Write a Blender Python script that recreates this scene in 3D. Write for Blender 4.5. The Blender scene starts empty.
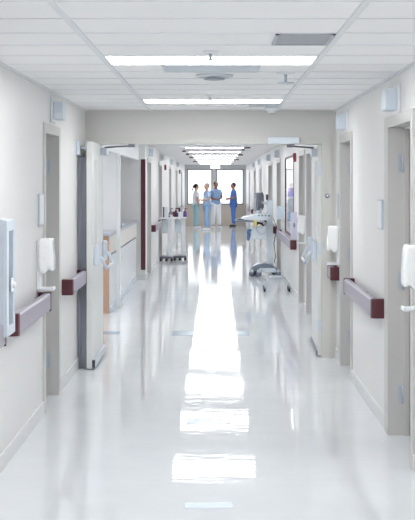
import bpy, bmesh, math, random
from mathutils import Vector, Matrix, Euler
random.seed(7)
SC = bpy.context.scene
COL = SC.collection
PI = math.pi

# ------------------------------------------------------------------ camera
cd = bpy.data.cameras.new('camera'); cam = bpy.data.objects.new('camera', cd); COL.objects.link(cam)
cam.location = (0, 0, 1.72); cam.rotation_euler = (PI/2, 0, 0)
cd.sensor_fit = 'VERTICAL'; cd.sensor_height = 36; cd.sensor_width = 36
F = 1100.0
cd.lens = F/520*36
cd.shift_x = -8.5/520; cd.shift_y = -77.5/520
cd.clip_end = 200
SC.camera = cam

# ------------------------------------------------------------------ world, exposure
w = bpy.data.worlds.new('world'); SC.world = w; w.use_nodes = True
w.node_tree.nodes['Background'].inputs[0].default_value = (0.93, 0.97, 1.0, 1)
w.node_tree.nodes['Background'].inputs[1].default_value = 1.2
SC.view_settings.view_transform = 'Standard'
SC.view_settings.look = 'None'
SC.view_settings.gamma = 1
SC.view_settings.use_curve_mapping = False
SC.view_settings.exposure = 0.93
SC.cycles.diffuse_bounces = 7
SC.cycles.max_bounces = 12
LIGHT = 8.4          # emission of a ceiling light diffuser

# ------------------------------------------------------------------ materials
def lin(c):
    return tuple(((v/255)/12.92 if v/255 <= 0.04045 else ((v/255+0.055)/1.055)**2.4) for v in c)
MATS = {}
def mat(name, rgb, rough=0.5, metal=0.0, noise=0.0, nscale=8.0, emit=0.0, bump=0.0, coat=0.0, trans=0.0, alpha=1.0, spec=0.5):
    if name in MATS: return MATS[name]
    m = bpy.data.materials.new(name); m.use_nodes = True
    nt = m.node_tree; b = nt.nodes['Principled BSDF']
    c = lin(rgb)
    b.inputs['Base Color'].default_value = (*c, 1)
    b.inputs['Roughness'].default_value = rough
    b.inputs['Metallic'].default_value = metal
    b.inputs['Specular IOR Level'].default_value = spec
    if coat: b.inputs['Coat Weight'].default_value = coat; b.inputs['Coat Roughness'].default_value = 0.08
    if trans: b.inputs['Transmission Weight'].default_value = trans
    if alpha < 1: b.inputs['Alpha'].default_value = alpha
    if emit:
        b.inputs['Emission Color'].default_value = (*c, 1); b.inputs['Emission Strength'].default_value = emit
    tc = nt.nodes.new('ShaderNodeTexCoord')
    n = nt.nodes.new('ShaderNodeTexNoise'); n.inputs['Scale'].default_value = nscale; n.inputs['Detail'].default_value = 4
    nt.links.new(tc.outputs['Object'], n.inputs['Vector'])
    k = noise if noise else 0.015
    mx = nt.nodes.new('ShaderNodeMix'); mx.data_type = 'RGBA'
    mx.inputs['A'].default_value = (*[v*(1-k) for v in c], 1); mx.inputs['B'].default_value = (*[min(1, v*(1+k)) for v in c], 1)
    nt.links.new(n.outputs['Fac'], mx.inputs['Factor']); nt.links.new(mx.outputs['Result'], b.inputs['Base Color'])
    if bump:
        bp = nt.nodes.new('ShaderNodeBump'); bp.inputs['Strength'].default_value = bump; bp.inputs['Distance'].default_value = 0.01
        nt.links.new(n.outputs['Fac'], bp.inputs['Height']); nt.links.new(bp.outputs['Normal'], b.inputs['Normal'])
    MATS[name] = m
    return m

WALL = mat('wall_paint', (231, 230, 229), 0.42, noise=0.02, nscale=1.5)
HEADW = mat('header_paint', (217, 215, 212), 0.5, noise=0.02, nscale=2)
TRIM = mat('frame_paint', (207, 205, 202), 0.35)
TRIMD = mat('frame_paint_grey', (186, 186, 187), 0.35)
DOORM = mat('door_leaf_grey', (150, 150, 154), 0.4)
LEAFM = mat('corridor_door_paint', (226, 227, 225), 0.38)
CEILM = mat('ceiling_tile', (245, 245, 245), 0.8, noise=0.03, nscale=60)
GRIDM = mat('ceiling_grid', (228, 231, 233), 0.5)
BASEM = mat('baseboard_vinyl', (224, 225, 226), 0.4)
BEIGE = mat('beige_wall', (203, 192, 178), 0.6)
RAILM = mat('rail_lilac_grey', (160, 154, 168), 0.35)
MAROON = mat('maroon_vinyl', (88, 40, 50), 0.35)
REDM = mat('sign_red', (140, 36, 58), 0.4)
WHITE = mat('white_plastic', (240, 243, 246), 0.3)
BAG = mat('white_clear_plastic', (252, 253, 254), 0.12, bump=0.6, nscale=26, coat=0.6)
PALEB = mat('pale_blue_grey_plastic', (212, 221, 231), 0.35)
CARTM = mat('cart_pale_grey', (212, 221, 228), 0.35)
SLATE = mat('slate_grey_metal', (132, 136, 148), 0.4)
STEEL = mat('brushed_steel', (190, 198, 206), 0.25, metal=0.8)
STEELP = mat('satin_aluminium', (196, 203, 212), 0.3, metal=0.35)
CHROME = mat('chrome', (215, 220, 226), 0.12, metal=1.0)
BLACK = mat('black_rubber', (32, 33, 38), 0.55)
DARK = mat('dark_grey_plastic', (62, 66, 76), 0.4)
SCREEN = mat('monitor_grey', (146, 154, 166), 0.25)
BLUEM = mat('blue_nitrile', (92, 128, 172), 0.45)
YELL = mat('yellow_tag', (226, 208, 128), 0.5)
PURP = mat('purple_print', (104, 78, 150), 0.5)
WOOD = mat('brown_wood_laminate', (188, 156, 136), 0.4, noise=0.12, nscale=14)
PANEL = mat('desk_cream_laminate', (226, 222, 216), 0.35)
GLOSSW = mat('desk_gloss_white', (228, 232, 236), 0.25)
VENTM = mat('vent_grey', (178, 186, 193), 0.5)
PAPER = mat('paper', (238, 240, 242), 0.7)
INK = mat('ink_grey', (110, 118, 130), 0.6)
DIFF = mat('light_diffuser', (253, 254, 254), 0.5, emit=LIGHT)
GLASS = mat('clear_glass', (235, 242, 246), 0.02, trans=1.0, alpha=0.25)
FROST = mat('door_lite_glass', (205, 212, 222), 0.08, coat=1.0)
SKIN = mat('skin', (214, 170, 146), 0.5)
SKIN2 = mat('skin_brown', (150, 104, 82), 0.5)
HAIRD = mat('hair_dark', (40, 32, 32), 0.6)
HAIRL = mat('hair_light', (176, 160, 148), 0.6)
SCRW = mat('scrub_white', (244, 246, 250), 0.8)
SCRT = mat('scrub_teal', (164, 212, 224), 0.8)
SCRL = mat('scrub_light_blue', (176, 202, 234), 0.8)
SCRM = mat('scrub_mid_blue', (152, 184, 224), 0.8)
SCRD = mat('scrub_royal_blue', (74, 116, 186), 0.8)

def floor_material():
    m = bpy.data.materials.new('waxed_floor'); m.use_nodes = True
    nt = m.node_tree; b = nt.nodes['Principled BSDF']
    tc = nt.nodes.new('ShaderNodeTexCoord')
    mp = nt.nodes.new('ShaderNodeMapping'); mp.inputs['Scale'].default_value = (1.7, 6.0, 1)
    nt.links.new(tc.outputs['Object'], mp.inputs['Vector'])
    n = nt.nodes.new('ShaderNodeTexNoise'); n.inputs['Scale'].default_value = 1.6; n.inputs['Detail'].default_value = 3.0; n.inputs['Roughness'].default_value = 0.55
    nt.links.new(mp.outputs['Vector'], n.inputs['Vector'])
    bp = nt.nodes.new('ShaderNodeBump'); bp.inputs['Strength'].default_value = 1.0; bp.inputs['Distance'].default_value = 0.00075
    mp3 = nt.nodes.new('ShaderNodeMapping'); mp3.inputs['Scale'].default_value = (3.5, 13, 1)
    nt.links.new(tc.outputs['Object'], mp3.inputs['Vector'])
    n3 = nt.nodes.new('ShaderNodeTexNoise'); n3.inputs['Scale'].default_value = 1.6; n3.inputs['Detail'].default_value = 1
    nt.links.new(mp3.outputs['Vector'], n3.inputs['Vector'])
    ma = nt.nodes.new('ShaderNodeMath'); ma.operation = 'MULTIPLY_ADD'; ma.inputs[1].default_value = 0.45
    nt.links.new(n3.outputs['Fac'], ma.inputs[0]); nt.links.new(n.outputs['Fac'], ma.inputs[2])
    nt.links.new(ma.outputs[0], bp.inputs['Height'])
    nt.links.new(bp.outputs['Normal'], b.inputs['Normal'])
    n2 = nt.nodes.new('ShaderNodeTexNoise'); n2.inputs['Scale'].default_value = 3; n2.inputs['Detail'].default_value = 6
    nt.links.new(tc.outputs['Object'], n2.inputs['Vector'])
    mx = nt.nodes.new('ShaderNodeMix'); mx.data_type = 'RGBA'
    mx.inputs['A'].default_value = (*lin((217, 221, 225)), 1); mx.inputs['B'].default_value = (*lin((230, 233, 236)), 1)
    nt.links.new(n2.outputs['Fac'], mx.inputs['Factor']); nt.links.new(mx.outputs['Result'], b.inputs['Base Color'])
    b.inputs['Roughness'].default_value = 0.045
    b.inputs['IOR'].default_value = 1.42
    return m
FLOORM = floor_material()

# ------------------------------------------------------------------ mesh helpers
class MB:
    def __init__(s): s.bm = bmesh.new()
    def box(s, x0, x1, y0, y1, z0, z1, bev=0.0, seg=2, M=None):
        if x1 < x0: x0, x1 = x1, x0
        if y1 < y0: y0, y1 = y1, y0
        if z1 < z0: z0, z1 = z1, z0
        t = bmesh.new(); bmesh.ops.create_cube(t, size=1)
        bmesh.ops.scale(t, vec=(x1-x0, y1-y0, z1-z0), verts=t.verts)
        bmesh.ops.translate(t, vec=((x0+x1)/2, (y0+y1)/2, (z0+z1)/2), verts=t.verts)
        if bev: bmesh.ops.bevel(t, geom=t.edges[:]+t.verts[:], offset=bev, segments=seg, profile=0.5, affect='EDGES')
        return s._add(t, M)
    def _add(s, t, M=None, smooth=False):
        if M is not None: bmesh.ops.transform(t, matrix=M, verts=t.verts)
        if smooth:
            for f in t.faces: f.smooth = True
        me = bpy.data.meshes.new('tmp'); t.to_mesh(me); t.free(); s.bm.from_mesh(me); bpy.data.meshes.remove(me)
        return s
    def prism(s, pts, y0, y1, axis='Y', bev=0):
        # pts in the plane across the axis, extruded along it
        t = bmesh.new()
        def P(a, b, k): return (a, k, b) if axis == 'Y' else ((k, a, b) if axis == 'X' else (a, b, k))
        v0 = [t.verts.new(P(a, b, y0)) for a, b in pts]; v1 = [t.verts.new(P(a, b, y1)) for a, b in pts]
        t.faces.new(v0); t.faces.new(v1[::-1])
        n = len(pts)
        for i in range(n): t.faces.new((v0[i], v1[i], v1[(i+1) % n], v0[(i+1) % n]))
        bmesh.ops.recalc_face_normals(t, faces=t.faces)
        if bev: bmesh.ops.bevel(t, geom=t.edges[:]+t.verts[:], offset=bev, segments=2, profile=0.5, affect='EDGES')
        return s._add(t)
    def cyl(s, p0, p1, r, r2=None, n=16, bev=0):
        p0, p1 = Vector(p0), Vector(p1); d = p1-p0
        t = bmesh.new(); bmesh.ops.create_cone(t, cap_ends=True, segments=n, radius1=r, radius2=r if r2 is None else r2, depth=d.length)
        M = Matrix.Translation((p0+p1)/2) @ d.to_track_quat('Z', 'Y').to_matrix().to_4x4()
        return s._add(t, M, True)
    def ball(s, c, r, sc=(1, 1, 1), n=14):
        t = bmesh.new(); bmesh.ops.create_uvsphere(t, u_segments=n, v_segments=max(6, n//2+2), radius=r)
        bmesh.ops.scale(t, vec=sc, verts=t.verts)
        return s._add(t, Matrix.Translation(c), True)
    def tube(s, pts, r, n=10):
        pts = [Vector(p) for p in pts]; t = bmesh.new(); rings = []
        for i, p in enumerate(pts):
            d = (pts[min(i+1, len(pts)-1)]-pts[max(i-1, 0)]).normalized()
            q = d.to_track_quat('Z', 'Y').to_matrix()
            if i and rings:
                pass
            rings.append([t.verts.new(p + q @ Vector((math.cos(a)*r, math.sin(a)*r, 0))) for a in [2*PI*k/n for k in range(n)]])
        for a, b in zip(rings, rings[1:]):
            # align rings by nearest vertex to avoid twisting
            k0 = min(range(n), key=lambda k: (b[k].co-a[0].co).length)
            for i in range(n):
                try: t.faces.new((a[i], a[(i+1) % n], b[(i+1+k0) % n], b[(i+k0) % n]))
                except ValueError: pass
        t.faces.new(rings[0][::-1]); t.faces.new(rings[-1])
        bmesh.ops.recalc_face_normals(t, faces=t.faces)
        return s._add(t, None, True)
    def lathe(s, prof, c=(0, 0, 0), n=24, M=None):
        t = bmesh.new(); rings = []
        for r, z in prof:
            rings.append([t.verts.new((c[0]+math.cos(2*PI*k/n)*r, c[1]+math.sin(2*PI*k/n)*r, c[2]+z)) for k in range(n)])
        for a, b in zip(rings, rings[1:]):
            for i in range(n): t.faces.new((a[i], a[(i+1) % n], b[(i+1) % n], b[i]))
        t.faces.new(rings[0][::-1]); t.faces.new(rings[-1])
        bmesh.ops.recalc_face_normals(t, faces=t.faces)
        return s._add(t, M, True)

OFF = {}
def tag(o, label=None, cat=None, group=None, kind=None):
    if label: o['label'] = label
    if cat: o['category'] = cat
    if group: o['group'] = group
    if kind: o['kind'] = kind
    return o
def thing(name, loc, label, cat, group=None, rz=0):
    o = bpy.data.objects.new(name, None); COL.objects.link(o); o.empty_display_size = 0.05
    o.location = loc; o.rotation_euler = (0, 0, rz); OFF[o] = Vector((0, 0, 0))
    return tag(o, label, cat, group)
def part(name, mb, m, parent, label=None):
    """a part, its vertices given in the thing's own frame"""
    me = bpy.data.meshes.new(name); mb.bm.to_mesh(me); mb.bm.free(); me.materials.append(m)
    o = bpy.data.objects.new(name, me); COL.objects.link(o); o.parent = parent
    if label: o['label'] = label
    return o
def solo(name, mb, m, label=None, cat=None, group=None, kind=None, loc=None, rz=0):
    """a top-level mesh; vertices in world frame unless loc is given"""
    me = bpy.data.meshes.new(name)
    if loc is None:
        vs = [v.co for v in mb.bm.verts]
        c = Vector(((min(v.x for v in vs)+max(v.x for v in vs))/2, (min(v.y for v in vs)+max(v.y for v in vs))/2, min(v.z for v in vs)))
        bmesh.ops.translate(mb.bm, vec=-c, verts=mb.bm.verts); loc = c
    mb.bm.to_mesh(me); mb.bm.free(); me.materials.append(m)
    o = bpy.data.objects.new(name, me); COL.objects.link(o); o.location = loc; o.rotation_euler = (0, 0, rz)
    return tag(o, label, cat, group, kind)
def struct(name, mb, m): return solo(name, mb, m, kind='structure')
def sub_world(name, mb, m, parent):
    """child of a top-level mesh, vertices in world frame"""
    root = parent
    off = Vector((0, 0, 0)); p = parent
    while p: off += p.location; p = p.parent
    bmesh.ops.translate(mb.bm, vec=-off, verts=mb.bm.verts)
    return part(name, mb, m, parent)
def dup(root, loc, rz, label, group=None):
    r = root.copy(); COL.objects.link(r); r.location = loc; r.rotation_euler = (0, 0, rz); r['label'] = label
    if group: r['group'] = group
    for ch in list(root.children):
        c = ch.copy(); COL.objects.link(c); c.parent = r
        for g in list(ch.children):
            d = g.copy(); COL.objects.link(d); d.parent = c
    return r

# ================================================================== THE SETTING
H = 2.43
XL, XR = -1.283, 1.182          # near corridor
XLF, XRF = -1.25, 1.20          # far corridor
YH0, YH1 = 10.8, 11.1           # the cross-corridor door wall
YE = 44.0

struct('floor', MB().box(-5, 4.2, -4, YE+0.2, -0.1, 0), FLOORM)
struct('ceiling', MB().box(-5, 4.2, -4, YE+0.2, H, H+0.1), CEILM)

def wall(name, xa, xb, y0, y1, ops, m=WALL, z1=H):
    mb = MB(); y = y0
    for a, b, lo, hi in sorted(ops):
        if a > y: mb.box(xa, xb, y, a, 0, z1)
        if lo > 0: mb.box(xa, xb, a, b, 0, lo)
        if hi < z1: mb.box(xa, xb, a, b, hi, z1)
        y = b
    if y < y1: mb.box(xa, xb, y, y1, 0, z1)
    return struct(name, mb, m)
def baseboard(name, x, s, y0, y1, gaps):
    mb = MB(); y = y0
    for a, b in sorted(gaps):
        if a > y: mb.box(x, x+s*0.012, y, a, 0, 0.10)
        y = max(y, b)
    if y < y1: mb.box(x, x+s*0.012, y, y1, 0, 0.10)
    return struct(name, mb, BASEM)

T = 0.16; DH = 2.11; CW = 0.055
door_n = [0]
def side_door(s, x, a, b, depth=0.13, hinge='far', frame_m=TRIM, leaf_m=DOORM, cf=CW):
    """closed door in a side wall; s=+1 left wall (room side is -x), s=-1 right wall"""
    door_n[0] += 1
    xd = x - s*depth
    leaf = MB().box(xd, xd - s*0.044, a+0.021, b-0.021, 0.01, DH-0.021, 0.003)
    L = struct('door_%d' % door_n[0], leaf, leaf_m)
    fr = MB()
    xo = x + s*0.014
    # casing on the corridor face
    fr.box(xo, x-s*0.001, a-CW, a, 0, DH+CW); fr.box(xo, x-s*0.001, b, b+cf, 0, DH+CW); fr.box(xo, x-s*0.001, a, b, DH, DH+CW)
    # jamb lining
    j = 0.018
    fr.box(xo, xd-s*0.05, a-0.002, a+j, 0, DH); fr.box(xo, xd-s*0.05, b-j, b+0.002, 0, DH); fr.box(xo, xd-s*0.05, a, b, DH-j, DH+0.002)
    # stop
    fr.box(xd+s*0.035, xd+s*0.002, a+0.01, a+0.034, 0, DH-0.02); fr.box(xd+s*0.035, xd+s*0.002, b-0.034, b-0.01, 0, DH-0.02); fr.box(xd+s*0.035, xd+s*0.002, a+0.01, b-0.01, DH-0.034, DH-0.01)
    sub_world('door_frame', fr, frame_m, L)
    ye = b-0.004 if hinge == 'far' else a+0.004
    d = -1 if hinge == 'far' else 1
    for z in (0.28, 1.05, 1.85):
        sub_world('hinge', MB().box(xd+s*0.075, xd+s*0.045, b-0.023, b-0.0175, z-0.06, z+0.06).cyl((xd+s*0.042, b-0.03, z-0.06), (xd+s*0.042, b-0.03, z+0.06), 0.008, n=8), STEELP, L)
    yh = a+0.07 if hinge == 'far' else b-0.07
    hb = MB().cyl((xd, yh, 0.98), (xd+s*0.05, yh, 0.98), 0.011, n=10).cyl((xd+s*0.045, yh, 0.98), (xd+s*0.045, yh-d*0.12*(1 if hinge=='far' else -1)*-1, 0.98), 0.009, n=10).cyl((xd, yh, 0.98), (xd+s*0.006, yh, 0.98), 0.026)
    sub_world('door_handle', hb, STEEL, L)
    return L

# near corridor
nl = [(8.20, 8.92)]; nr = [(6.60, 7.50), (9.56, 10.36)]
wall('wall_left', XL, XL-T, -4, YH1, [(a, b, 0, DH) for a, b in nl])
wall('wall_right', XR, XR+T, -4, YH0, [(a, b, 0, DH) for a, b in nr])
baseboard('baseboard_left', XL, 1, -4, YH0, [(a-CW, b+CW) for a, b in nl])
baseboard('baseboard_right', XR, -1, -4, YH0, [(a-CW, b+(0.14 if a < 8 else CW)) for a, b in nr])
for a, b in nl: side_door(1, XL, a, b)
for a, b in nr: side_door(-1, XR, a, b, cf=0.14 if a < 8 else CW)
struct('wall_back', MB().box(-1.6, 1.5, -4.15, -4, 0, H), WALL)

# header wall and frame of the corridor doors
struct('wall_header', MB().box(XL, XR+T, YH0, YH1, 2.165, H).box(1.135, XR+T, YH0, YH1, 0, 2.165), HEADW)
fb = MB()
fb.box(-1.283, -1.205, YH0-0.02, YH1+0.02, 0, 2.10); fb.box(1.035, 1.135, YH0-0.02, YH1+0.02, 0, 2.10)
fb.box(-1.283, 1.135, YH0-0.02, YH1+0.02, 2.10, 2.166)
FR = struct('trim_1', fb, mat('corridor_frame_paint', (214, 213, 208), 0.35))
sub_world('strike_plate', MB().cyl((1.09, YH0-0.03, 1.59), (1.09, YH0-0.02, 1.59), 0.022, n=20), SLATE, FR)
sub_world('strike_button', MB().cyl((1.09, YH0-0.036, 1.59), (1.09, YH0-0.028, 1.59), 0.011, n=16), WHITE, FR)

# far corridor, left: solid stub, reception opening, far wall
R0, R1 = 13.0, 19.4
XO = -1.36
struct('wall_reception_front', MB().box(XO-0.12, XO, YH1, R0, 0, H).box(XO-0.12, XO, R0, R1, 2.12, H).box(XL-0.2, XL, YH1, YH1+0.1, 0, H), mat('reception_paint', (236, 237, 238), 0.45))
struct('wall_reception_end', MB().box(-4.6, XLF, R1, R1+0.14, 0, H), WALL)
struct('wall_reception_back', MB().box(-4.75, -4.6, YH1, R1+0.14, 0, H), WALL)
struct('wall_reception_near', MB().box(-4.6, XO-0.12, YH1, YH1+0.14, 0, H), WALL)
struct('trim_2', MB().box(-1.362, -1.312, 15.05, 15.13, 0, 2.12, 0.004), mat('post_white', (238, 240, 241), 0.4))
struct('wall_reception_wing', MB().box(-2.6, -1.363, 15.07, 15.12, 1.062, H-0.001), mat('wing_white', (240, 241, 243), 0.45))
struct('baseboard_reception', MB().box(-4.6, XLF+0.01, R1-0.012, R1, 0, 0.1), BASEM)

flo = [(19.95, 20.95), (24.0, 25.2), (29.2, 30.4), (34.2, 35.4), (39.3, 40.4)]
fro = [(13.45, 14.45), (14.85, 15.78), (20.4, 21.5), (23.4, 25.0), (28.8, 30.0), (33.2, 34.6), (38.6, 39.8)]
WIN = (16.95, 19.05)
wall('wall_left_far', XLF, XLF-T, R1+0.14, YE, [(a, b, 0, DH) for a, b in flo])
wall('wall_right_far', XRF, XRF+T, YH1, YE, [(a, b, 0, DH) for a, b in fro] + [(16.2, 20.3, 0, H)])
struct('wall_window', MB().box(XRF, XRF+0.03, 16.2, WIN[0], 0, H).box(XRF, XRF+0.03, WIN[1], 20.3, 0, H).box(XRF, XRF+0.03, WIN[0], WIN[1], 0, 0.86).box(XRF, XRF+0.03, WIN[0], WIN[1], 2.15, H), WALL)
baseboard('baseboard_left_far', XLF, 1, R1+0.0, YE, [(a-CW, b+CW) for a, b in flo])
baseboard('baseboard_right_far', XRF, -1, YH1+0.03, YE, [(a-CW, b+CW) for a, b in fro])
for a, b in flo: side_door(1, XLF, a, b)
for a, b in fro: side_door(-1, XRF, a, b)

# interior window on the right, with the room behind it
wf = MB(); a, b = WIN
for q in ((a, a+0.06, 0.86, 2.15), (b-0.03, b, 0.86, 2.15), (a, b, 0.86, 0.89), (a, b, 2.12, 2.15)):
    wf.box(XRF-0.008, XRF+0.012, *q)
W1 = struct('window_1', wf, MAROON)
sub_world('pane', MB().box(XRF+0.004, XRF+0.009, a+0.06, b-0.03, 0.89, 2.12), GLASS, W1)
rm = MB()
rm.box(XRF+0.03, 3.6, 16.1, 16.2, 0, H).box(XRF+0.03, 3.6, 20.3, 20.39, 0, H).box(3.6, 3.7, 16.1, 20.39, 0, H)
struct('wall_side_room', rm, mat('side_room_paint', (244, 245, 247), 0.6))

# end wall with two windows
EW = MB()
wz0, wz1 = 0.84, 2.26
wl = (-1.16, -0.15); wr = (0.0, 1.10)
EW.box(XLF-T, XRF+T, YE, YE+0.2, wz1, H)
struct('wall_end', EW.box(XLF-T, wl[0], YE, YE+0.2, wz0, wz1).box(wl[1], wr[0], YE, YE+0.2, wz0, wz1).box(wr[1], XRF+T, YE, YE+0.2, wz0, wz1), mat('end_wall_grey', (206, 206, 206), 0.5))
struct('wall_end_lower', MB().box(XLF-T, XRF+T, YE, YE+0.2, 0, wz0), BEIGE)
for i, (p, q) in enumerate((wl, wr)):
    f = MB(); k = 0.045
    f.box(p, p+k, YE-0.01, YE+0.1, wz0, wz1).box(q-k, q, YE-0.01, YE+0.1, wz0, wz1).box(p, q, YE-0.01, YE+0.1, wz0, wz0+k).box(p, q, YE-0.01, YE+0.1, wz1-k, wz1)
    Wn = struct('window_%d' % (i+2), f, mat('window_frame_grey', (128, 130, 136), 0.4))
    sub_world('pane', MB().box(p+k, q-k, YE+0.04, YE+0.046, wz0+k, wz1-k), GLASS, Wn)
    sub_world('window_sill', MB().box(p-0.03, q+0.03, YE-0.06, YE+0.0, wz0-0.035, wz0-0.002, 0.004), BEIGE, Wn)

# ceiling grid (bars just below the tiles)
ROW = 0.4571; Y0G = 6.13
TL, TR = -0.645, 0.59
g = MB()
for x in (TL, TR):
    g.box(x-0.016, x+0.016, -4, YH0, H-0.006, H+0.002); g.box(x-0.016, x+0.016, YH1, YE, H-0.006, H+0.002)
struct('trim_3', g, GRIDM)
g = MB(); n = -22
while True:
    y = Y0G + n*ROW; n += 1
    if y > YE: break
    if y < -4 or (YH0-0.02 < y < YH1+0.02): continue
    x0, x1 = (XL, XR) if y < YH0 else ((XO if y < R1 else XLF), XRF)
    g.box(x0, x1, y-0.006, y+0.006, H-0.003, H+0.002)
struct('trim_4', g, mat('ceiling_seam', (230, 232, 235), 0.6))
g = MB(); g.box(XL, XL+0.022, -4, YH0, H-0.012, H+0.001).box(XR-0.022, XR, -4, YH0, H-0.012, H+0.001)
struct('trim_5', g, mat('wall_angle', (224, 227, 230), 0.5))

# ================================================================== LIGHTS
lit = None
pl = {0: 'nearest lit panel in view, widest in the ceiling', 7: 'second lit panel, just before the door header'}
far_names = ['just past the open corridor doors', 'above the reception desk', 'over the far end of reception', 'fifth along toward the window', 'sixth along toward the window', 'seventh along toward the window', 'eighth along toward the window', 'ninth along toward the window', 'tenth along toward the window', 'last before the exit sign']
row = 0
idx = 0
ks = [-21, -14, -7, 0, 7] + [14+7*i for i in range(10)]
for k in ks:
    y = Y0G + k*ROW + ROW/2
    if k < 0: lab = ['long recessed ceiling light behind the viewer, rearmost', 'long recessed ceiling light behind the viewer, middle', 'long recessed ceiling light above the viewer'][ks.index(k)]
    elif k in pl: lab = 'long white recessed ceiling light, ' + pl[k]
    else: lab = 'long white ceiling light beyond the doors, ' + far_names[ks.index(k)-5]
    loc = ((TL+TR)/2, y, H-0.0065)
    if lit is None:
        lit = thing('ceiling_light', loc, lab, 'ceiling light', 'long ceiling lights down the corridor')
        hx, hy = (TR-TL)/2-0.018, ROW/2-0.01
        fr0 = 0.01
        fm = MB().box(-hx, hx, -hy, -hy+fr0, 0, 0.006).box(-hx, hx, hy-fr0, hy, 0, 0.006).box(-hx, -hx+fr0, -hy, hy, 0, 0.006).box(hx-fr0, hx, -hy, hy, 0, 0.006)
        part('light_frame', fm, WHITE, lit)
        part('diffuser', MB().box(-hx+0.0101, hx-0.0101, -hy+0.0101, hy-0.0101, 0.001, 0.006), DIFF, lit)
        first_light = lit
    else:
        dup(lit, loc, 0, lab)
rl = [(-2.7, 12.7, 'lit ceiling panel inside the reception room'), (1.9, 19.2, 'square lit ceiling panel in the room behind the maroon window')]
sq = None
for x, y, lab in rl:
    if sq is None:
        sq = thing('ceiling_light', (x, y, H-0.0065), lab, 'ceiling light')
        part('light_frame', MB().box(-0.6, 0.6, -0.3, -0.28, 0, 0.006).box(-0.6, 0.6, 0.28, 0.3, 0, 0.006).box(-0.6, -0.58, -0.3, 0.3, 0, 0.006).box(0.58, 0.6, -0.3, 0.3, 0, 0.006), WHITE, sq)
        part('diffuser', MB().box(-0.58, 0.58, -0.28, 0.28, 0.001, 0.006), DIFF, sq)
    else: dup(sq, (x, y, H-0.0065), 0, lab)

# ================================================================== CORRIDOR DOOR LEAVES
def exit_bar(L, s, xf, ya, yb, z):
    """push bar with two end cases on the face x=xf, s = direction into the corridor"""
    for nm, y in (('bar_case', ya), ('bar_case', yb)):
        sub_world(nm, MB().box(xf, xf+s*0.05, y-0.035, y+0.035, z-0.09, z+0.11, 0.018, 3), PALEB, L)
    pts1 = [(xf+s*0.04, ya+0.02, z+0.0), (xf+s*0.075, ya+0.03, z-0.03), (xf+s*0.11, ya+0.04, z-0.115)]
    pts2 = [(xf+s*0.04, yb-0.02, z+0.0), (xf+s*0.075, yb-0.03, z-0.03), (xf+s*0.11, yb-0.04, z-0.115)]
    sub_world('bar_arm', MB().tube(pts1, 0.016), PALEB, L); sub_world('bar_arm', MB().tube(pts2, 0.016), PALEB, L)
    sub_world('push_bar', MB().tube([pts1[-1], pts2[-1]], 0.015), STEELP, L)

def leaf(mb, x0, x1, y0, y1):
    """leaf slab with a narrow lite cut out"""
    la, lb = y0+0.16, y0+0.34
    z0, z1, a, b = 0.012, 2.095, 1.02, 1.93
    mb.box(x0, x1, y0, la, z0, z1); mb.box(x0, x1, lb, y1, z0, z1); mb.box(x0, x1, la, lb, z0, a); mb.box(x0, x1, la, lb, b, z1)
    return la, lb, a, b
door_n[0] += 1
lx0, lx1, ly0, ly1 = -1.187, -1.137, 10.09, 11.08
m_ = MB(); la, lb, a, b = leaf(m_, lx0, lx1, ly0, ly1)
DL = struct('door_%d' % door_n[0], m_, LEAFM)
sub_world('glass_lite', MB().box(-1.168, -1.156, la, lb, a, b), FROST, DL)
sub_world('lite_frame', MB().box(lx1, lx1+0.006, la-0.015, la, a-0.015, b+0.015).box(lx1, lx1+0.006, lb, lb+0.015, a-0.015, b+0.015).box(lx1, lx1+0.006, la, lb, b, b+0.015).box(lx1, lx1+0.006, la, lb, a-0.015, a), LEAFM, DL)
sub_world('door_sweep', MB().box(lx1, lx1+0.03, ly0-0.004, ly1-0.03, 0.02, 0.095, 0.004), STEELP, DL)
sub_world('sweep_cap', MB().box(lx1+0.002, lx1+0.028, ly0-0.008, ly0-0.0045, 0.022, 0.09), DARK, DL)
exit_bar(DL, 1, lx1, 10.26, 11.0, 1.03)
sub_world('door_closer', MB().box(lx1, lx1+0.06, 10.84, 11.05, 1.99, 2.06, 0.008), STEELP, DL)
sub_world('closer_arm', MB().tube([(lx1+0.03, 10.95, 2.066), (-1.0, 10.9, 2.075), (-0.83, 10.83, 2.08)], 0.009).box(-0.86, -0.80, 10.80, 10.86, 2.068, 2.098), SLATE, DL)
door_n[0] += 1
# right leaf built square then turned slightly about its hinge edge
m_ = MB(); la, lb, a, b = leaf(m_, 1.005, 1.055, 10.86, 11.90)
DR = struct('door_%d' % door_n[0], m_, LEAFM)
sub_world('glass_lite', MB().box(1.024, 1.036, la, lb, a, b), FROST, DR)
sub_world('lite_frame', MB().box(0.999, 1.005, la-0.015, la, a-0.015, b+0.015).box(0.999, 1.005, lb, lb+0.015, a-0.015, b+0.015).box(0.999, 1.005, la, lb, b, b+0.015).box(0.999, 1.005, la, lb, a-0.015, a), LEAFM, DR)
sub_world('door_sweep', MB().box(0.99, 1.005, 10.88, 11.88, 0.012, 0.055, 0.003), SLATE, DR)
exit_bar(DR, -1, 1.005, 11.0, 11.75, 1.03)
sub_world('door_closer', MB().box(0.945, 1.005, 10.95, 11.16, 1.98, 2.06, 0.008), STEELP, DR)
sub_world('closer_arm', MB().tube([(0.97, 11.0, 2.066), (0.85, 10.98, 2.075), (0.73, 10.84, 2.08)], 0.009).box(0.70, 0.76, 10.81, 10.87, 2.068, 2.098), SLATE, DR)
for z in (0.31, 1.07, 1.84):
    sub_world('hinge', MB().box(1.005, 1.05, 10.852, 10.8595, z-0.06, z+0.06), PALEB, DR)
for ch in [DR]:
    cx, cy = 1.03, 11.38
    ang = math.radians(-1.6)
    piv = Vector((1.055, 10.86, 0)); v = DR.location - piv
    DR.location = piv + Matrix.Rotation(ang, 3, 'Z') @ v; DR.rotation_euler.z = ang

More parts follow.
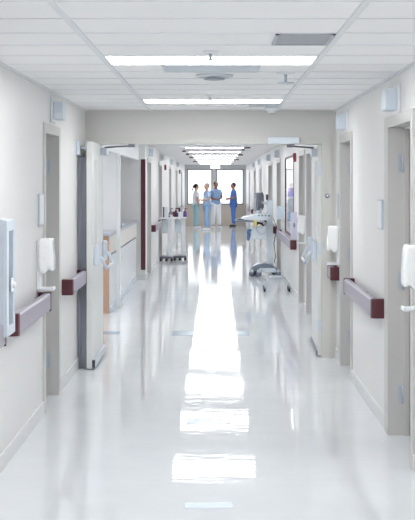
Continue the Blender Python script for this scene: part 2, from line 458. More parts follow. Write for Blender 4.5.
op = thing('door_operator', (0.66, 10.74, 2.085), 'long pale grey box with small hub under it, on the header above right door', 'door operator')
part('housing', MB().box(-0.15, 0.15, -0.05, 0.037, 0.012, 0.075, 0.006), mat('operator_grey', (226, 234, 243), 0.35), op)
part('spindle', MB().cyl((0.09, 0.0, -0.005), (0.09, 0.0, 0.015), 0.018), SLATE, op)

# ================================================================== WALL FITTINGS
def handrail(s, x, ya, yb, z0, z1, label, cap_far=True):
    t = thing('handrail', (x, ya, z0), label, 'handrail', 'wall handrails')
    hh = z1-z0; L = yb-ya
    bm = MB().prism([(s*0.035, 0.02), (s*0.035, hh-0.02), (s*0.05, hh), (s*0.082, hh), (s*0.092, hh-0.012), (s*0.092, 0.012), (s*0.082, 0), (s*0.05, 0)], 0.055, L-(0.055 if cap_far else 0))
    part('rail', bm, RAILM, t)
    def cap(y0, y1, near):
        e = 0.03; o = MB()
        ye, yi = (y0, y1) if near else (y1, y0); d = 1 if near else -1
        pts = [(0.001, ye), (0.065, ye), (0.088, ye+d*0.015), (0.094, ye+d*0.035), (0.094, yi), (0.001, yi)]
        t_ = MB(); t_.prism([(s*a, b_) for a, b_ in pts], -0.003, hh+0.003, axis='Z', bev=0.003)
        return t_
    part('end_cap', cap(0, 0.055, True), MAROON, t, 'maroon end cap')
    if cap_far: part('end_cap', cap(L-0.055, L, False), MAROON, t, 'maroon end cap')
    nb = max(2, int(L/0.8)+1)
    for i in range(nb):
        yy = 0.12 + (L-0.24)*i/(nb-1)
        part('bracket', MB().box(0.001*s, s*0.04, yy-0.02, yy+0.02, 0.03, hh-0.03, 0.003), DARK, t)
    return t
handrail(1, XL, 1.0, 6.28, 0.795, 0.925, 'lilac-grey handrail on left wall cut off by the picture edge, under the cabinet', )
handrail(1, XL, 6.62, 7.98, 0.795, 0.925, 'lilac-grey handrail with maroon ends below the left-wall hand dispenser')
handrail(1, XL, 9.14, 10.19, 0.785, 0.91, 'handrail between left doorway and the open left corridor door')
handrail(-1, XR, 7.70, 9.42, 0.77, 0.90, 'lilac-grey handrail with maroon ends between the two right doorways, nearest right rail')
handrail(-1, XR, 10.46, 10.77, 0.79, 0.91, 'very short maroon-ended handrail squeezed between right doorway and door frame')
handrail(-1, XRF, 16.4, 20.2, 0.72, 0.855, 'handrail running under the maroon-framed window past the corridor doors')
handrail(-1, XRF, 21.62, 23.3, 0.72, 0.855, 'short handrail beyond the window, behind the computer cart')
handrail(1, XLF, 21.1, 23.85, 0.775, 0.90, 'handrail on far left wall past the reception column, before the trolleys')
handrail(1, XLF, 25.4, 29.0, 0.775, 0.90, 'far left handrail behind the two trolleys')
handrail(1, XLF, 30.6, 34.0, 0.775, 0.90, 'far left handrail beyond the trolleys, second from the end')
handrail(1, XLF, 35.6, 39.1, 0.775, 0.90, 'far left handrail nearest the end wall')
handrail(-1, XRF, 25.2, 28.6, 0.74, 0.87, 'far right handrail behind the cart screen')
handrail(-1, XRF, 30.2, 33.0, 0.74, 0.87, 'far right handrail, second from the end wall')
handrail(-1, XRF, 34.8, 38.4, 0.74, 0.87, 'far right handrail nearest the end wall')

# hand dispensers: built on a left wall, turned for the right
def make_dispenser(loc, label, rz=0):
    t = thing('hand_dispenser', loc, label, 'hand sanitizer dispenser', 'white wall dispensers with drip trays', rz)
    part('back_plate', MB().box(0.001, 0.012, -0.05, 0.05, 0, 0.36, 0.003).box(0.001, 0.02, -0.02, 0.02, 0.0, 0.1), WHITE, t)
    bm = bmesh.new(); bmesh.ops.create_cube(bm, size=1); bmesh.ops.subdivide_edges(bm, edges=bm.edges[:], cuts=7, use_grid_fill=True)
    rr = random.Random(3)
    for v in bm.verts:
        x, y, z = v.co
        p = 9.0
        k = (abs(2*x)**p+abs(2*y)**p+abs(2*z)**p)**(1/p)
        f = 1/max(k, 1e-6) if k > 1 else 1
        x, y, z = x*f, y*f, z*f
        taper = 1.0 - 0.10*max(0, z*2)
        X = (x+0.5)*0.108*taper + 0.012; Y = y*0.14*(1-0.08*(x+0.5)); Z = z*0.255+0.25
        if z < -0.44: Z += 0.012*math.sin(X*90)+0.02*(x+0.5)
        v.co = (X+rr.uniform(-1, 1)*0.0016, Y+rr.uniform(-1, 1)*0.0016, Z+rr.uniform(-1, 1)*0.0016)
    for f in bm.faces: f.smooth = True
    m = MB(); m.bm.free(); m.bm = bm
    part('housing', m, BAG, t, 'shiny white crinkled cover')
    tr = MB().box(0.005, 0.12, -0.055, 0.055, 0, 0.012, 0.004).box(0.108, 0.12, -0.055, 0.055, 0.004, 0.024, 0.003).box(0.01, 0.12, -0.055, -0.049, 0.004, 0.02).box(0.01, 0.12, 0.049, 0.055, 0.004, 0.02)
    part('drip_tray', tr, WHITE, t)
    return t
ds = make_dispenser((XL, 7.92, 0.945), 'white crinkled hand dispenser with drip tray beside left doorway, over a handrail')
dup(ds, (XR, 6.27, 0.99), PI, 'large white dispenser cut off by right edge of the photo')
dup(ds, (XR, 10.56, 0.93), PI, 'white dispenser on right wall above the short maroon handrail')
dup(ds, (XRF, 14.65, 0.905), PI, 'white dispenser seen past the open right corridor door')

# signal boxes over doors
def make_signal(loc, label, rz=0):
    t = thing('signal_box', loc, label, 'signal light', 'signal boxes near the ceiling', rz)
    part('back_plate', MB().box(0.001, 0.018, -0.10, 0.10, -0.005, 0.185, 0.004), WHITE, t)
    b = part('housing', MB().box(0.018, 0.095, -0.085, 0.085, 0.015, 0.155, 0.008, 3), PALEB, t)
    part('lens', MB().box(0.03, 0.088, -0.0885, -0.0848, 0.022, 0.065, 0.001), mat('lens_white', (232, 238, 244), 0.1), b)
    return t
sg = make_signal((XL, 8.62, 2.185+0.01), 'small white signal box high on left wall above the doorway')
XRW = XR
for loc, lab, rz in [((XR, 7.14, 2.17), 'larger white signal box high above the nearest right doorway', PI),
                 ((XR, 9.92, 2.178), 'white signal box above the right doorway next to the header', PI),
                 ((XLF, 20.3, 2.19), 'signal box on far left wall just past the maroon corner guard', 0),
                 ((XLF, 24.6, 2.19), 'second signal box on far left wall beyond reception', 0),
                 ((XLF, 29.8, 2.19), 'third signal box on far left wall beyond reception', 0),
                 ((XLF, 34.8, 2.19), 'fourth signal box on far left wall, nearest the end', 0),
                 ((XRF, 20.95, 2.18), 'signal box on far right wall just past the maroon window', PI),
                 ((XRF, 24.2, 2.18), 'second signal box past the maroon window on right wall', PI),
                 ((XRF, 29.4, 2.18), 'third signal box past the maroon window on right wall', PI),
                 ((XRF, 33.9, 2.18), 'fourth signal box past the maroon window, nearest the end', PI)]:
    dup(sg, loc, rz, lab)

# small framed room signs
def room_sign(s, x, y, z, w_, h_, label, m=STEELP):
    t = thing('room_sign', (x, y, z), label, 'wall sign')
    part('frame', MB().box(s*0.001, s*0.014, -w_/2, w_/2, 0, h_, 0.003), m, t)
    part('insert', MB().box(s*0.014, s*0.016, -w_/2+0.015, w_/2-0.015, 0.012, h_-0.012), PAPER, t)
room_sign(1, XL, 8.02, 1.405, 0.2, 0.235, 'narrow grey-framed sign on left wall above the dispenser')
room_sign(-1, XR, 7.86, 1.385, 0.2, 0.215, 'small pale sign on right wall above the long handrail')
room_sign(-1, XR, 10.6, 1.38, 0.05, 0.23, 'slim pale plate on right wall above the short handrail')

# cabinet on left wall
cb = thing('wall_cabinet', (XL, 6.16, 0.845), 'pale blue-grey metal wall cabinet with latch at the left edge', 'cabinet')
part('body', MB().box(0.001, 0.10, 0, 0.26, 0, 0.665, 0.006), mat('cabinet_blue_grey', (206, 214, 224), 0.35), cb)
dr = part('door', MB().box(0.10, 0.112, 0.004, 0.062, 0.006, 0.66, 0.003).box(0.10, 0.112, 0.2, 0.256, 0.006, 0.66, 0.003).box(0.10, 0.112, 0.06, 0.202, 0.006, 0.06).box(0.10, 0.112, 0.06, 0.202, 0.60, 0.66), PALEB, cb)
part('window', MB().box(0.1005, 0.104, 0.062, 0.2, 0.06, 0.6), mat('cabinet_glass', (150, 160, 174), 0.1), dr)
part('latch', MB().box(0.112, 0.122, 0.10, 0.16, 0.25, 0.33, 0.006).ball((0.122, 0.13, 0.29), 0.02), WHITE, dr)

# slate crash panel behind the left leaf, and hold-open magnet
solo('wall_post', MB().box(XL+0.001, XL+0.03, 10.2, 10.77, 0.002, 1.96, 0.002).box(XL+0.03, XL+0.088, 10.21, 10.77, 0.002, 1.96, 0.004), mat('post_grey', (156, 160, 172), 0.35), 'tall slate grey boxed post on left wall behind the open corridor door', 'wall post')
hm = thing('door_holder', (XL, 10.13, 1.97), 'small pale box with arm holding the left corridor door open', 'door holder')
part('magnet_box', MB().box(0.001, 0.035, -0.05, 0.05, 0, 0.13, 0.006), PALEB, hm)
part('holder_arm', MB().cyl((0.035, 0, 0.07), (0.082, 0, 0.07), 0.012).cyl((0.078, 0, 0.07), (0.092, 0, 0.07), 0.028), STEELP, hm)

# corner guard on reception column
solo('corner_guard', MB().box(-1.325, XLF+0.004, R1-0.006, R1-0.001, 0.18, 2.13).box(XLF+0.0005, XLF+0.004, R1-0.001, R1+0.07, 0.18, 2.13), MAROON, 'tall maroon corner guard on the edge of the reception column', 'corner guard')

# red flag signs
def flag(s, x, y, z, label):
    solo('flag_sign', MB().box(x+s*0.001, x+s*0.048, y-0.012, y+0.012, z, z+0.13, 0.003), REDM, label, 'sign', 'red flag signs on the walls')
flag(-1, XRF, 16.45, 2.03, 'red flag sign high on right wall before the maroon window')
flag(1, XLF, 26.6, 2.02, 'red flag sign high on far left wall above the trolleys')
flag(1, XLF, 37.2, 2.02, 'small red flag sign on far left wall close to the end windows')

# maroon ceiling tags
for x, y, wd, lab in [(0.62, 21.9, 0.13, 'maroon ceiling tag on the right, nearest of the right row'), (0.58, 23.4, 0.05, 'tiny maroon ceiling tag second in the right row'), (0.62, 27.6, 0.12, 'maroon ceiling tag third in the right row'), (0.62, 33.4, 0.14, 'maroon ceiling tag last in the right row'),
                 (-0.71, 24.4, 0.08, 'maroon ceiling tag nearest of the left row'), (-0.70, 27.0, 0.09, 'maroon ceiling tag second in the left row'), (-0.69, 30.6, 0.11, 'maroon ceiling tag third in the left row'), (-0.69, 35.9, 0.13, 'maroon ceiling tag last in the left row')]:
    solo('ceiling_tag', MB().box(x-wd/2, x+wd/2, y-0.02, y+0.02, H-0.034, H-0.004, 0.003), MAROON, lab, 'ceiling tag', 'maroon tags along the ceiling')

# ================================================================== CEILING FITTINGS
def vent(x0, x1, y0, y1, label, m=VENTM, slats=True):
    t = thing('ceiling_vent', ((x0+x1)/2, (y0+y1)/2, H-0.008), label, 'ceiling vent')
    hx, hy = (x1-x0)/2, (y1-y0)/2; k = 0.018
    part('frame', MB().box(-hx, hx, -hy, -hy+k, 0, 0.011).box(-hx, hx, hy-k, hy, 0, 0.011).box(-hx, -hx+k, -hy, hy, 0, 0.011).box(hx-k, hx, -hy, hy, 0, 0.011), m, t)
    part('backing', MB().box(-hx+k, hx-k, -hy+k, hy-k, 0.008, 0.011), m, t)
    s_ = MB(); n_ = int((2*hy-2*k)/0.022)
    for i in range(n_):
        yy = -hy+k+0.011+i*0.022
        s_.box(-hx+k, hx-k, yy-0.007, yy+0.007, 0.002, 0.005)
    part('slats', s_, m, t)
vent(0.285, 0.57, 5.24, 5.64, 'darker grey ceiling grille at upper right, nearest the camera', mat('vent_dark', (178, 182, 187), 0.5))
vent(-0.33, 0.27, 6.62, 7.02, 'wide pale grille directly behind the nearest ceiling light', mat('vent_pale', (218, 223, 229), 0.5))
vent(0.3, 0.57, 9.82, 10.22, 'small pale grille right of centre, behind the second light', mat('vent_pale2', (212, 218, 224), 0.5))
df = thing('ceiling_diffuser', (-0.01, 7.27, H-0.03), 'flat round air diffuser in mid ceiling between two lights', 'air diffuser')
part('outer_cone', MB().lathe([(0.125, 0.03), (0.12, 0.018), (0.095, 0.012), (0.09, 0.02)]), mat('diffuser_paint', (208, 214, 220), 0.5), df)
part('inner_disc', MB().lathe([(0.065, 0.006), (0.07, 0.0), (0.04, -0.004), (0.02, -0.004)]), mat('diffuser_grey', (170, 178, 188), 0.5), df)
def sprinkler(x, y, label, r=0.045, drop=0.05):
    t = thing('sprinkler_head', (x, y, H-drop), label, 'sprinkler', 'ceiling sprinkler heads')
    part('escutcheon', MB().lathe([(r, drop), (r, drop-0.006), (r*0.5, drop-0.014)]), WHITE, t)
    part('stem', MB().cyl((0, 0, 0.008), (0, 0, drop-0.01), 0.009), STEELP, t)
    part('deflector', MB().lathe([(r*0.9, 0.0), (r*0.95, 0.004), (r*0.3, 0.008)], n=16), STEELP, t)
sprinkler(-0.03, 5.95, 'small sprinkler head just in front of the nearest ceiling light')
sprinkler(0.45, 7.1, 'sprinkler head on long stem, right of the round diffuser', 0.06, 0.07)
sprinkler(-0.05, 8.95, 'small sprinkler head just in front of the second ceiling light', 0.03, 0.04)
sm = thing('smoke_detector', (0.53, 10.4, H-0.056), 'round white smoke detector on the ceiling by the header', 'smoke detector')
part('base', MB().lathe([(0.068, 0.055), (0.068, 0.03), (0.06, 0.026)]), WHITE, sm)
part('sensor', MB().lathe([(0.05, 0.034), (0.045, 0.012), (0.03, 0.0), (0.01, 0.0)]), mat('detector_grey', (222, 226, 230), 0.4), sm)

# exit sign
ex = thing('exit_sign', (-0.03, 38.5, 2.2), 'white hanging exit sign at centre in front of end windows', 'exit sign')
part('body', MB().box(-0.165, 0.165, -0.02, 0.02, 0, 0.18, 0.006), WHITE, ex)
part('canopy', MB().box(-0.06, 0.06, -0.03, 0.03, 0.18, H-2.2, 0.003), WHITE, ex)
tcv = bpy.data.curves.new('t', 'FONT'); tcv.body = 'EXIT'; tcv.size = 0.15; tcv.extrude = 0.001; tcv.align_x = 'CENTER'; tcv.align_y = 'CENTER'
to = bpy.data.objects.new('t', tcv); COL.objects.link(to)
bpy.context.view_layer.update()
dg = bpy.context.evaluated_depsgraph_get(); me = bpy.data.meshes.new_from_object(to.evaluated_get(dg)); bpy.data.objects.remove(to)
me.name = 'lettering'; me.materials.clear(); me.materials.append(mat('exit_letters', (128, 84, 96), 0.5))
lt = bpy.data.objects.new('lettering', me); COL.objects.link(lt); lt.parent = ex; lt.location = (0, -0.022, 0.09); lt.rotation_euler = (PI/2, 0, 0)

# ================================================================== PAINTED FLOOR REFLECTIONS
REFL = mat('reflection_pale_blue', (172, 188, 201), 0.2)  # flat pale blue strips painted in for ceiling-vent reflections on the floor
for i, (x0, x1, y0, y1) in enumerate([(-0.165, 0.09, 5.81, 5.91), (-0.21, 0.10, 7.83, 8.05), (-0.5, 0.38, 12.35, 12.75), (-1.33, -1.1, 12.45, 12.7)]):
    struct('trim_%d' % (i+6), MB().box(x0, x1, y0, y1, 0.0002, 0.0012), REFL)

# ================================================================== RECEPTION
dk = thing('reception_desk', (-1.62, 16.9, 0), 'long white reception desk with brown end behind the open left door', 'desk')
bx = lambda x0, x1, y0, y1, z0, z1, bev=0: MB().box(x0+1.62, x1+1.62, y0-16.9, y1-16.9, z0, z1, bev)
part('desk_body', bx(-1.84, -1.402, 14.45, 19.2, 0.0, 1.02), PANEL, dk)
part('end_panel', bx(-1.84, -1.402, 14.42, 14.449, 0.0, 1.02), WOOD, dk, 'brown wood end panel')
part('front_panel', bx(-1.4015, -1.39, 14.46, 19.2, 0.78, 1.02), PANEL, dk)
part('lower_front', bx(-1.4015, -1.392, 14.46, 19.2, 0.09, 0.755), GLOSSW, dk, 'glossy white lower front')
part('reveal_strip', bx(-1.4015, -1.396, 14.46, 19.2, 0.756, 0.779), DARK, dk)
part('toe_kick', bx(-1.4015, -1.385, 14.46, 19.2, 0.002, 0.088), PALEB, dk)
part('countertop', bx(-1.95, -1.364, 14.36, 19.3, 1.0201, 1.06, 0.004), mat('counter_grey', (176, 180, 190), 0.3), dk)
ct = thing('document_tray', (-1.55, 16.3, 1.0605), 'white tray of papers on the reception counter', 'tray')
part('tray', MB().box(-0.15, 0.17, -0.2, 0.3, 0, 0.008).box(-0.15, 0.17, -0.2, -0.19, 0, 0.06).box(-0.15, -0.14, -0.2, 0.3, 0, 0.06).box(0.16, 0.17, -0.2, 0.3, 0, 0.045), PALEB, ct)
part('papers', MB().box(-0.12, 0.14, -0.16, 0.26, 0.0085, 0.035), PAPER, ct)
mo = thing('desk_monitor', (-1.72, 17.6, 1.0605), 'flat pale monitor on the reception counter behind the paper tray', 'monitor')
part('screen', MB().box(-0.17, 0.17, -0.012, 0.012, 0.02, 0.12, 0.004), PALEB, mo); part('foot', MB().box(-0.1, 0.1, -0.06, 0.06, 0, 0.02, 0.004), SLATE, mo)

# side-room shelving seen through the maroon window
sh = thing('shelf_unit', (1.62, 20.08, 0), 'white shelf unit with supplies in the room behind the maroon window', 'shelf')
s_ = MB()
part('side_panel', MB().box(-0.35, -0.33, -0.2, 0.2, 0, 2.0), WHITE, sh); part('side_panel', MB().box(0.33, 0.35, -0.2, 0.2, 0, 2.0), WHITE, sh)
for z in (0.1, 0.55, 1.0, 1.45, 1.98): part('shelf', MB().box(-0.33, 0.33, -0.2, 0.2, z-0.01, z+0.01), WHITE, sh)
cols = [BLUEM, PALEB, SLATE, PURP, YELL, PAPER]; nm = ['blue', 'pale blue', 'grey', 'purple', 'yellow', 'white']
for i, (z, wh) in enumerate([(1.01, 'middle'), (1.46, 'upper')]):
    for k in range(3):
        q = (i*3+k) % 6
        solo('supply_box', MB().box(1.31+k*0.2, 1.46+k*0.2, 19.95, 20.2, z+0.0005, z+0.16+0.03*k, 0.004), cols[q], '%s supply box on the %s shelf behind the maroon window' % (nm[q], wh), 'box', 'supply boxes on the side-room shelf')

# lilac and blue wall boxes past the right door
gb = thing('glove_box_holder', (XRF, 16.3, 0.89), 'lilac-grey upright holder on right wall at the handrail end', 'glove holder')
part('holder', MB().box(-0.09, -0.001, -0.05, 0.05, 0, 0.39, 0.004), mat('lilac_card', (206, 204, 222), 0.5), gb)
part('opening', MB().ball((-0.045, -0.049, 0.2), 0.03, (0.6, 0.12, 1.3)), SLATE, gb)
pb = thing('towel_dispenser', (XRF, 19.6, 1.06), 'pale blue box dispenser on right wall behind the computer cart', 'towel dispenser')
part('cover', MB().box(-0.11, -0.001, -0.12, 0.12, 0, 0.235, 0.012, 3), mat('pale_blue_cover', (208, 222, 234), 0.35), pb)
part('slot', MB().box(-0.09, -0.03, -0.09, 0.09, -0.004, 0.001), DARK, pb)

# ================================================================== TROLLEYS ON THE LEFT
def caster(mb, x, y, r=0.035, wdt=0.022):
    mb.cyl((x-wdt/2, y, r), (x+wdt/2, y, r), r, n=16)
def trolley(x, y, label):
    t = thing('equipment_trolley', (x, y, 0), label, 'trolley', 'white trolleys with black bases along the left wall')
    b = MB().box(-0.14, 0.14, -0.24, 0.24, 0.055, 0.095, 0.012).box(-0.143, -0.10, -0.26, 0.26, 0.05, 0.085, 0.008).box(0.10, 0.143, -0.26, 0.26, 0.05, 0.085, 0.008)
    part('base', b, mat('trolley_base_grey', (84, 90, 102), 0.4), t, 'dark grey base')
    for sx in (-0.115, 0.0, 0.115):
        for sy in (-0.22, 0.22):
            c = MB(); c.cyl((sx-0.02, sy, 0.026), (sx+0.02, sy, 0.026), 0.026); part('caster', c, BLACK, t)
    part('column', MB().box(0.03, 0.12, -0.04, 0.04, 0.09, 0.92, 0.008), WHITE, t)
    part('side_panel', MB().box(-0.12, 0.025, -0.03, 0.03, 0.6, 0.9, 0.006), CARTM, t)
    part('tray_top', MB().box(-0.14, 0.145, -0.22, 0.22, 0.92, 0.94, 0.006).box(-0.14, 0.145, -0.22, -0.21, 0.94, 0.96).box(-0.14, 0.145, 0.21, 0.22, 0.94, 0.96), WHITE, t)
    return t
t1 = trolley(-1.09, 24.25, 'white trolley with black base by far left wall, left one of the pair')
t2 = dup(t1, (-0.80, 24.5, 0), 0, 'white trolley with black base by far left wall, right one of the pair')
def carton(x, y, z, w_, h_, label, stripe=PURP):
    t = thing('glove_carton', (x, y, z), label, 'box', 'cartons on the trolleys')
    part('carton', MB().box(-w_/2, w_/2, -0.06, 0.06, 0, h_, 0.003), WHITE, t)
    part('printed_band', MB().box(-w_/2-0.001, -w_/2+0.03, -0.0615, 0.0615, 0.01, h_-0.01), stripe, t)
carton(-1.11, 24.2, 0.941, 0.11, 0.25, 'tall white carton with purple edge on the left trolley')
carton(-0.995, 24.14, 0.941, 0.08, 0.07, 'low white carton with purple edge on the left trolley')
carton(-0.80, 24.45, 0.941, 0.13, 0.12, 'low white carton on the right trolley')
def bottle(x, y, z, label, m):
    t = thing('pump_bottle', (x, y, z), label, 'bottle', 'bottles on the trolleys')
    part('bottle_body', MB().lathe([(0.035, 0), (0.04, 0.01), (0.04, 0.12), (0.015, 0.145), (0.015, 0.16)], n=14), m, t)
    part('pump', MB().cyl((0, 0, 0.16), (0, 0, 0.19), 0.008, n=8).box(-0.01, 0.05, -0.008, 0.008, 0.19, 0.205), DARK, t)
bottle(-1.0, 24.32, 0.941, 'dark pump bottle between cartons on the left trolley', SLATE)
bottle(-0.69, 24.5, 0.941, 'purple pump bottle on the right trolley', PURP)
bottle(-0.895, 24.55, 0.941, 'maroon pump bottle at the left side of the right trolley', MAROON)

# ================================================================== COMPUTER CART (Y ~ 20.3)
CX, CY = 0.90, 20.35
ca = thing('computer_cart', (CX, CY, 0), 'pale grey wheeled computer cart with tilted worktop and screen by right wall', 'medical cart')
prof = []
for i in range(13):
    u = i/12; x = -0.27+0.54*u
    prof.append((x, 0.105+0.13*math.sin(PI*min(1, u*0.98+0.06))**0.75 if 0 < u < 1 else 0.10))
part('base_cover', MB().prism([(-0.27, 0.075)]+[(x, z) for x, z in prof]+[(0.27, 0.075)], -0.17, 0.17, bev=0.01), mat('cart_base_grey', (120, 131, 148), 0.3), ca, 'darker grey hood')
part('base_skirt', MB().prism([(-0.15, 0.07), (-0.10, 0.15), (0.18, 0.15), (0.22, 0.07)], -0.18, 0.18, bev=0.008), CARTM, ca)
for x, y in ((-0.25, -0.2), (-0.17, 0.22), (0.24, -0.2), (0.18, 0.22), (-0.12, -0.23)):
    c = part('caster', MB().box(x-0.03, x+0.03, y-0.024, y+0.024, 0.075, 0.125, 0.01), CARTM, ca)
    part('wheel', MB().cyl((x, y-0.02, 0.05), (x, y+0.02, 0.05), 0.05, n=20), mat('caster_grey', (112, 120, 136), 0.4), c)
part('column', MB().box(0.035, 0.155, -0.06, 0.06, 0.2, 1.40, 0.012), CARTM, ca)
M = Matrix.Translation((-0.20, 0, 1.09)) @ Matrix.Rotation(math.radians(3), 4, 'Y')
part('worktop', MB().prism([(-0.44, 1.06), (-0.40, 1.085), (-0.1, 1.145), (0.05, 1.15), (0.05, 1.03), (-0.2, 1.02), (-0.38, 1.04)], -0.25, 0.25, bev=0.008), CARTM, ca)
for k in range(4):
    part('button', MB().box(-0.13+k*0.06, -0.10+k*0.06, -0.256, -0.249, 1.105, 1.125, 0.002), DARK, ca)
part('keyboard_tray', MB().prism([(-0.56, 1.02), (-0.54, 1.04), (-0.16, 1.005), (-0.16, 0.985), (-0.5, 1.0)], -0.24, 0.2, bev=0.003), SLATE, ca)
part('keyboard', MB().prism([(-0.52, 1.042), (-0.50, 1.055), (-0.2, 1.028), (-0.2, 1.014)], -0.2, 0.16, bev=0.002), DARK, ca)
part('tray_support', MB().box(-0.2, -0.12, -0.05, 0.05, 0.93, 0.99, 0.006).tube([(-0.14, 0, 0.98), (-0.05, 0, 0.96), (0.0, 0, 0.88)], 0.02), BLACK, ca)
Mm = Matrix.Translation((-0.11, 0, 1.37)) @ Matrix.Rotation(math.radians(72), 4, 'Z')
part('monitor', MB().box(-0.23, 0.23, -0.02, 0.02, -0.165, 0.165, 0.008, M=Mm), SCREEN, ca)
part('monitor_back', MB().box(-0.2, 0.2, -0.045, -0.021, -0.13, 0.13, 0.008, M=Mm), SLATE, ca)
part('monitor_arm', MB().tube([(-0.06, 0.0, 1.36), (0.0, 0, 1.33), (0.06, 0, 1.33)], 0.02).cyl((-0.08, 0.04, 1.15), (-0.08, 0.04, 1.25), 0.03), CARTM, ca)
part('scanner', MB().box(0.02, 0.06, -0.1, -0.06, 1.40, 1.50, 0.008), DARK, ca)
part('storage_bin', MB().box(-0.24, 0.035, -0.16, 0.16, 0.68, 0.90, 0.012), CARTM, ca)
part('bin_lid', MB().box(-0.245, 0.034, -0.165, 0.165, 0.902, 0.915, 0.003), WHITE, ca)
part('brace', MB().tube([(-0.06, -0.1, 1.02), (0.0, -0.1, 0.98), (0.02, -0.1, 0.92)], 0.018), STEELP, ca)
part('cable', MB().tube([(0.16, -0.02, 1.05), (0.22, -0.05, 0.9), (0.17, -0.05, 0.6), (0.2, -0.04, 0.35), (0.18, 0, 0.25)], 0.008), DARK, ca)
part('cable', MB().tube([(-0.17, -0.17, 0.93), (-0.15, -0.175, 0.84), (-0.08, -0.175, 0.76), (0.0, -0.175, 0.8), (0.03, -0.17, 0.93)], 0.004), SLATE, ca)
part('handle', MB().tube([(0.04, -0.2, 1.1), (0.1, -0.26, 1.12), (0.1, 0.26, 1.12), (0.04, 0.2, 1.1)], 0.012), CARTM, ca)
gl = MB()
for k in range(4): gl.ball((0.595+0.012*(k % 2), CY-0.12+0.03*k, 0.80-0.045*(k % 3)), 0.045, (0.75, 0.8, 1.5), 10)
gl.box(0.60, 0.651, CY-0.1, CY+0.0, 0.82, 0.86, 0.006)
solo('glove_bundle', gl, BLUEM, 'bundle of blue gloves hanging off the left side of the cart bin', 'gloves')
solo('paper_strip', MB().box(0.69, 0.705, CY-0.256, CY-0.252, 0.90, 1.04).box(0.71, 0.745, CY-0.256, CY-0.252, 0.92, 1.035), YELL, 'pale yellow strip hanging below the cart worktop', 'paper')

# low wheeled frame in front of cart
hf = thing('wheeled_frame', (0.965, 17.45, 0), 'low empty chrome frame on small casters in front of the cart', 'wheeled stand')
fr_ = MB()
for y in (-0.14, 0.16):
    pts = []
    for i in range(7):
        a_ = PI/2*i/6; pts.append((-0.115-0.07*math.sin(PI/2-a_) - 0.0, y, 0.155+0.07*math.sin(a_)))
    pts = [(-0.20, y, 0.06), (-0.19, y, 0.13), (-0.165, y, 0.185), (-0.12, y, 0.222), (0.10, y, 0.222), (0.15, y, 0.185), (0.175, y, 0.13), (0.19, y, 0.06)]
    part('side_tube', MB().tube(pts, 0.0095), CHROME, hf)
for x in (-0.12, 0.10): part('cross_tube', MB().cyl((x, -0.14, 0.222), (x, 0.16, 0.222), 0.009), CHROME, hf)
part('top_plate', MB().box(-0.12, 0.10, -0.13, 0.15, 0.224, 0.233, 0.002), STEELP, hf)
for x in (-0.20, 0.19):
    for y in (-0.14, 0.16):
        c = part('caster', MB().box(x-0.018, x+0.018, y-0.016, y+0.016, 0.04, 0.068, 0.004), SLATE, hf)
        part('wheel', MB().cyl((x-0.012, y, 0.03), (x+0.012, y, 0.03), 0.03, n=16), BLACK, c)

# ================================================================== PEOPLE
def skin_mesh(name, chains, m, parent, sub=2, extra=None):
    """chains: list of (points, radii); the first is the root chain, a chain's first point may equal an existing one"""
    verts, rad, edges, roots = [], [], [], []
    def vid(p, r):
        for i, q in enumerate(verts):
            if (Vector(q)-Vector(p)).length < 1e-5: return i, False
        verts.append(p); rad.append(r); return len(verts)-1, True
    for pts, rs in chains:
        prev = None
        for j, (p, r) in enumerate(zip(pts, rs)):
            i, new = vid(p, r)
            if j == 0 and new: roots.append(i)
            if prev is not None: edges.append((prev, i))
            prev = i
    me = bpy.data.meshes.new(name); me.from_pydata(verts, edges, []); me.update()
    o = bpy.data.objects.new(name, me); COL.objects.link(o)
    sk = o.modifiers.new('skin', 'SKIN'); sk.use_smooth_shade = True
    layer = me.skin_vertices[0].data
    for i, r in enumerate(rad):
        rr = r if isinstance(r, tuple) else (r, r)
        layer[i].radius = rr; layer[i].use_root = i in roots
    ss = o.modifiers.new('sub', 'SUBSURF'); ss.levels = sub; ss.render_levels = sub
    bpy.context.view_layer.update()
    dg = bpy.context.evaluated_depsgraph_get(); e = bpy.data.meshes.new_from_object(o.evaluated_get(dg))
    bpy.data.objects.remove(o)
    if extra is not None:
        bm = bmesh.new(); bm.from_mesh(e); t = bpy.data.meshes.new('x'); extra.bm.to_mesh(t); bm.from_mesh(t); bm.to_mesh(e); bm.free(); bpy.data.meshes.remove(t)
    for p in e.polygons: p.use_smooth = True
    e.materials.clear(); e.materials.append(m); e.name = name
    r_ = bpy.data.objects.new(name, e); COL.objects.link(r_); r_.parent = parent
    return r_
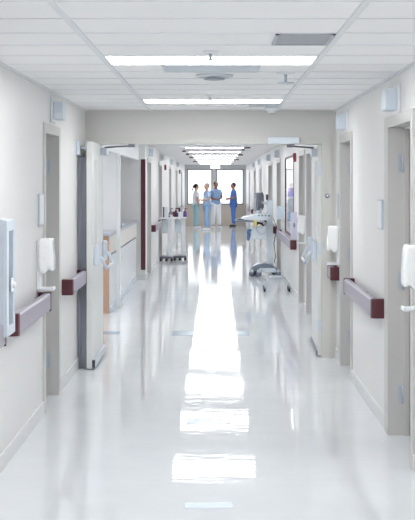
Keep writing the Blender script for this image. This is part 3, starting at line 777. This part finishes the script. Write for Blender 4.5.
def person(loc, rz, h, top, legs, shoes, skin, hair, label, arms, stride=0.0, ponytail=False, cap=False, bulk=1.12):
    """faces -Y before rotation; arms = ((elbow),(wrist)) for left and right in units of a 1.7 m body"""
    t = thing('person', loc, label, 'person', 'group of staff by the end windows', rz); k = h/1.70
    V = lambda x, y, z: (x*k, y*k, z*k)
    R = lambda *r: tuple(v*k*bulk for v in r)
    head = MB()
    head.ball(V(0, -0.012, 1.595), 0.1*k, (0.76, 0.93, 1.12), 18)
    head.ball(V(0, -0.04, 1.535), 0.055*k, (0.9, 0.95, 0.8), 12)
    head.ball(V(0, -0.108, 1.58), 0.017*k, (0.7, 1.0, 1.3), 8)
    for s in (-1, 1): head.ball(V(s*0.076, 0.005, 1.585), 0.026*k, (0.35, 0.7, 1.1), 8)
    body = [([V(0, 0, 0.95), V(0, 0.005, 1.12), V(0, 0.0, 1.30), V(0, 0.01, 1.41), V(0, 0.0, 1.48), V(0, -0.01, 1.56)], [0.12*k, 0.11*k, 0.125*k, 0.07*k, 0.052*k, 0.06*k])]
    legsk, armc, sleeves = [], [], []
    for s in (-1, 1):
        st = s*stride
        c = ([V(0, 0, 0.95), V(s*0.085, 0, 0.88), V(s*0.095, -st*0.5-0.01, 0.50), V(s*0.10, -st+0.02, 0.09)], [0.12*k, 0.085*k, 0.058*k, 0.04*k])
        body.append(c); legsk.append(c)
        e, wv = arms[0] if s < 0 else arms[1]
        sh_ = V(s*0.165, 0.01, 1.375)
        E, W_ = V(*e), V(*wv)
        body.append(([V(0, 0.0, 1.30), sh_, E, W_], [0.125*k, 0.056*k, 0.042*k, 0.028*k]))
        d = (Vector(W_)-Vector(E)).normalized()
        palm = Vector(W_)+d*0.05*k
        body.append(([W_, tuple(palm)], [0.028*k, 0.034*k]))
        side = d.cross(Vector((0, 1, 0.2))).normalized()
        if side.length < 0.1: side = Vector((1, 0, 0))
        nrm = side.cross(d).normalized()
        for f_, ln in ((-1.5, 0.062), (-0.5, 0.075), (0.5, 0.072), (1.5, 0.055)):
            b0 = palm + side*f_*0.016*k + d*0.015*k
            body.append(([tuple(b0), tuple(b0+d*ln*0.55*k), tuple(b0+d*ln*0.9*k+nrm*0.018*k)], [0.0095*k, 0.009*k, 0.007*k]))
        b0 = palm + side*0.026*k - d*0.02*k
        body.append(([tuple(b0), tuple(b0+side*0.025*k+d*0.02*k), tuple(b0+side*0.03*k+d*0.045*k)], [0.011*k, 0.0095*k, 0.008*k]))
        mid = tuple(Vector(sh_).lerp(Vector(E), 0.72))
        sleeves.append(([V(0, 0.0, 1.30), sh_, mid], [0.14*k*bulk, 0.074*k, 0.068*k]))
        part('shoe', MB().box(s*0.1*k-0.043*k, s*0.1*k+0.043*k, (-st-0.15)*k, (-st+0.085)*k, 0.0, 0.07*k, 0.022*k, 3), shoes, t)
    part_head = skin_mesh('body', body, skin, t, extra=head)
    skin_mesh('tunic', [([V(0, 0, 0.84), V(0, 0, 0.96), V(0, 0.005, 1.12), V(0, 0.0, 1.30), V(0, 0.012, 1.405)], [0.158*k*bulk, 0.150*k*bulk, 0.135*k*bulk, 0.145*k*bulk, 0.075*k])]+sleeves, top, t)
    skin_mesh('trousers', [([V(0, 0, 0.93), V(s*0.085, 0, 0.86), V(s*0.095, -s*stride*0.5-0.01, 0.50), V(s*0.10, -s*stride+0.02, 0.10)], [0.13*k, 0.108*k, 0.088*k, 0.076*k]) for s in (-1, 1)], legs, t)
    hm_ = MB().ball(V(0, 0.012, 1.622), 0.103*k, (0.82, 0.93, 0.98), 16)
    if ponytail: hm_.ball(V(0, 0.115, 1.60), 0.04*k, (0.8, 0.9, 1.2), 10); hm_.ball(V(0, 0.135, 1.50), 0.035*k, (0.7, 0.7, 2.2), 10)
    part('hair', hm_, hair, t)
    for s in (-1, 1): part('eye', MB().ball(V(s*0.03, -0.097, 1.598), 0.0095*k, n=8), DARK, t)
    part('mouth', MB().ball(V(0, -0.094, 1.535), 0.016*k, (1.2, 0.3, 0.35), 8), mat('lips', (172, 104, 98), 0.5), t)
    return t
hang = ((-0.235, 0.01, 1.10), (-0.245, -0.05, 0.86)); hangR = ((0.235, 0.01, 1.10), (0.245, -0.05, 0.86))
fl = ((-0.235, 0.0, 1.11), (-0.10, -0.20, 1.06)); fR = ((0.235, 0.0, 1.11), (0.08, -0.22, 1.10))
person((-0.74, 41.1, 0), math.radians(105), 1.66, SCRW, SCRT, WHITE, SKIN, HAIRD, 'dark-haired person in white top and pale teal trousers, leftmost of the group', (hang, fR), 0.06, ponytail=True)
person((-0.33, 39.8, 0), math.radians(-70), 1.68, SCRL, SCRM, WHITE, SKIN, HAIRL, 'pale-haired person in light blue scrubs facing left, second from the left', (hang, fR), 0.08)
person((0.0, 41.4, 0), math.radians(25), 1.75, SCRM, SCRW, WHITE, SKIN2, HAIRD, 'dark-haired person in light blue top and white trousers at centre', (fl, fR), 0.07, bulk=1.2)
person((0.68, 43.0, 0), math.radians(-80), 1.70, SCRD, SCRD, DARK, SKIN2, HAIRD, 'person all in royal blue scrubs standing alone at the right window', (fl, fR), 0.03)
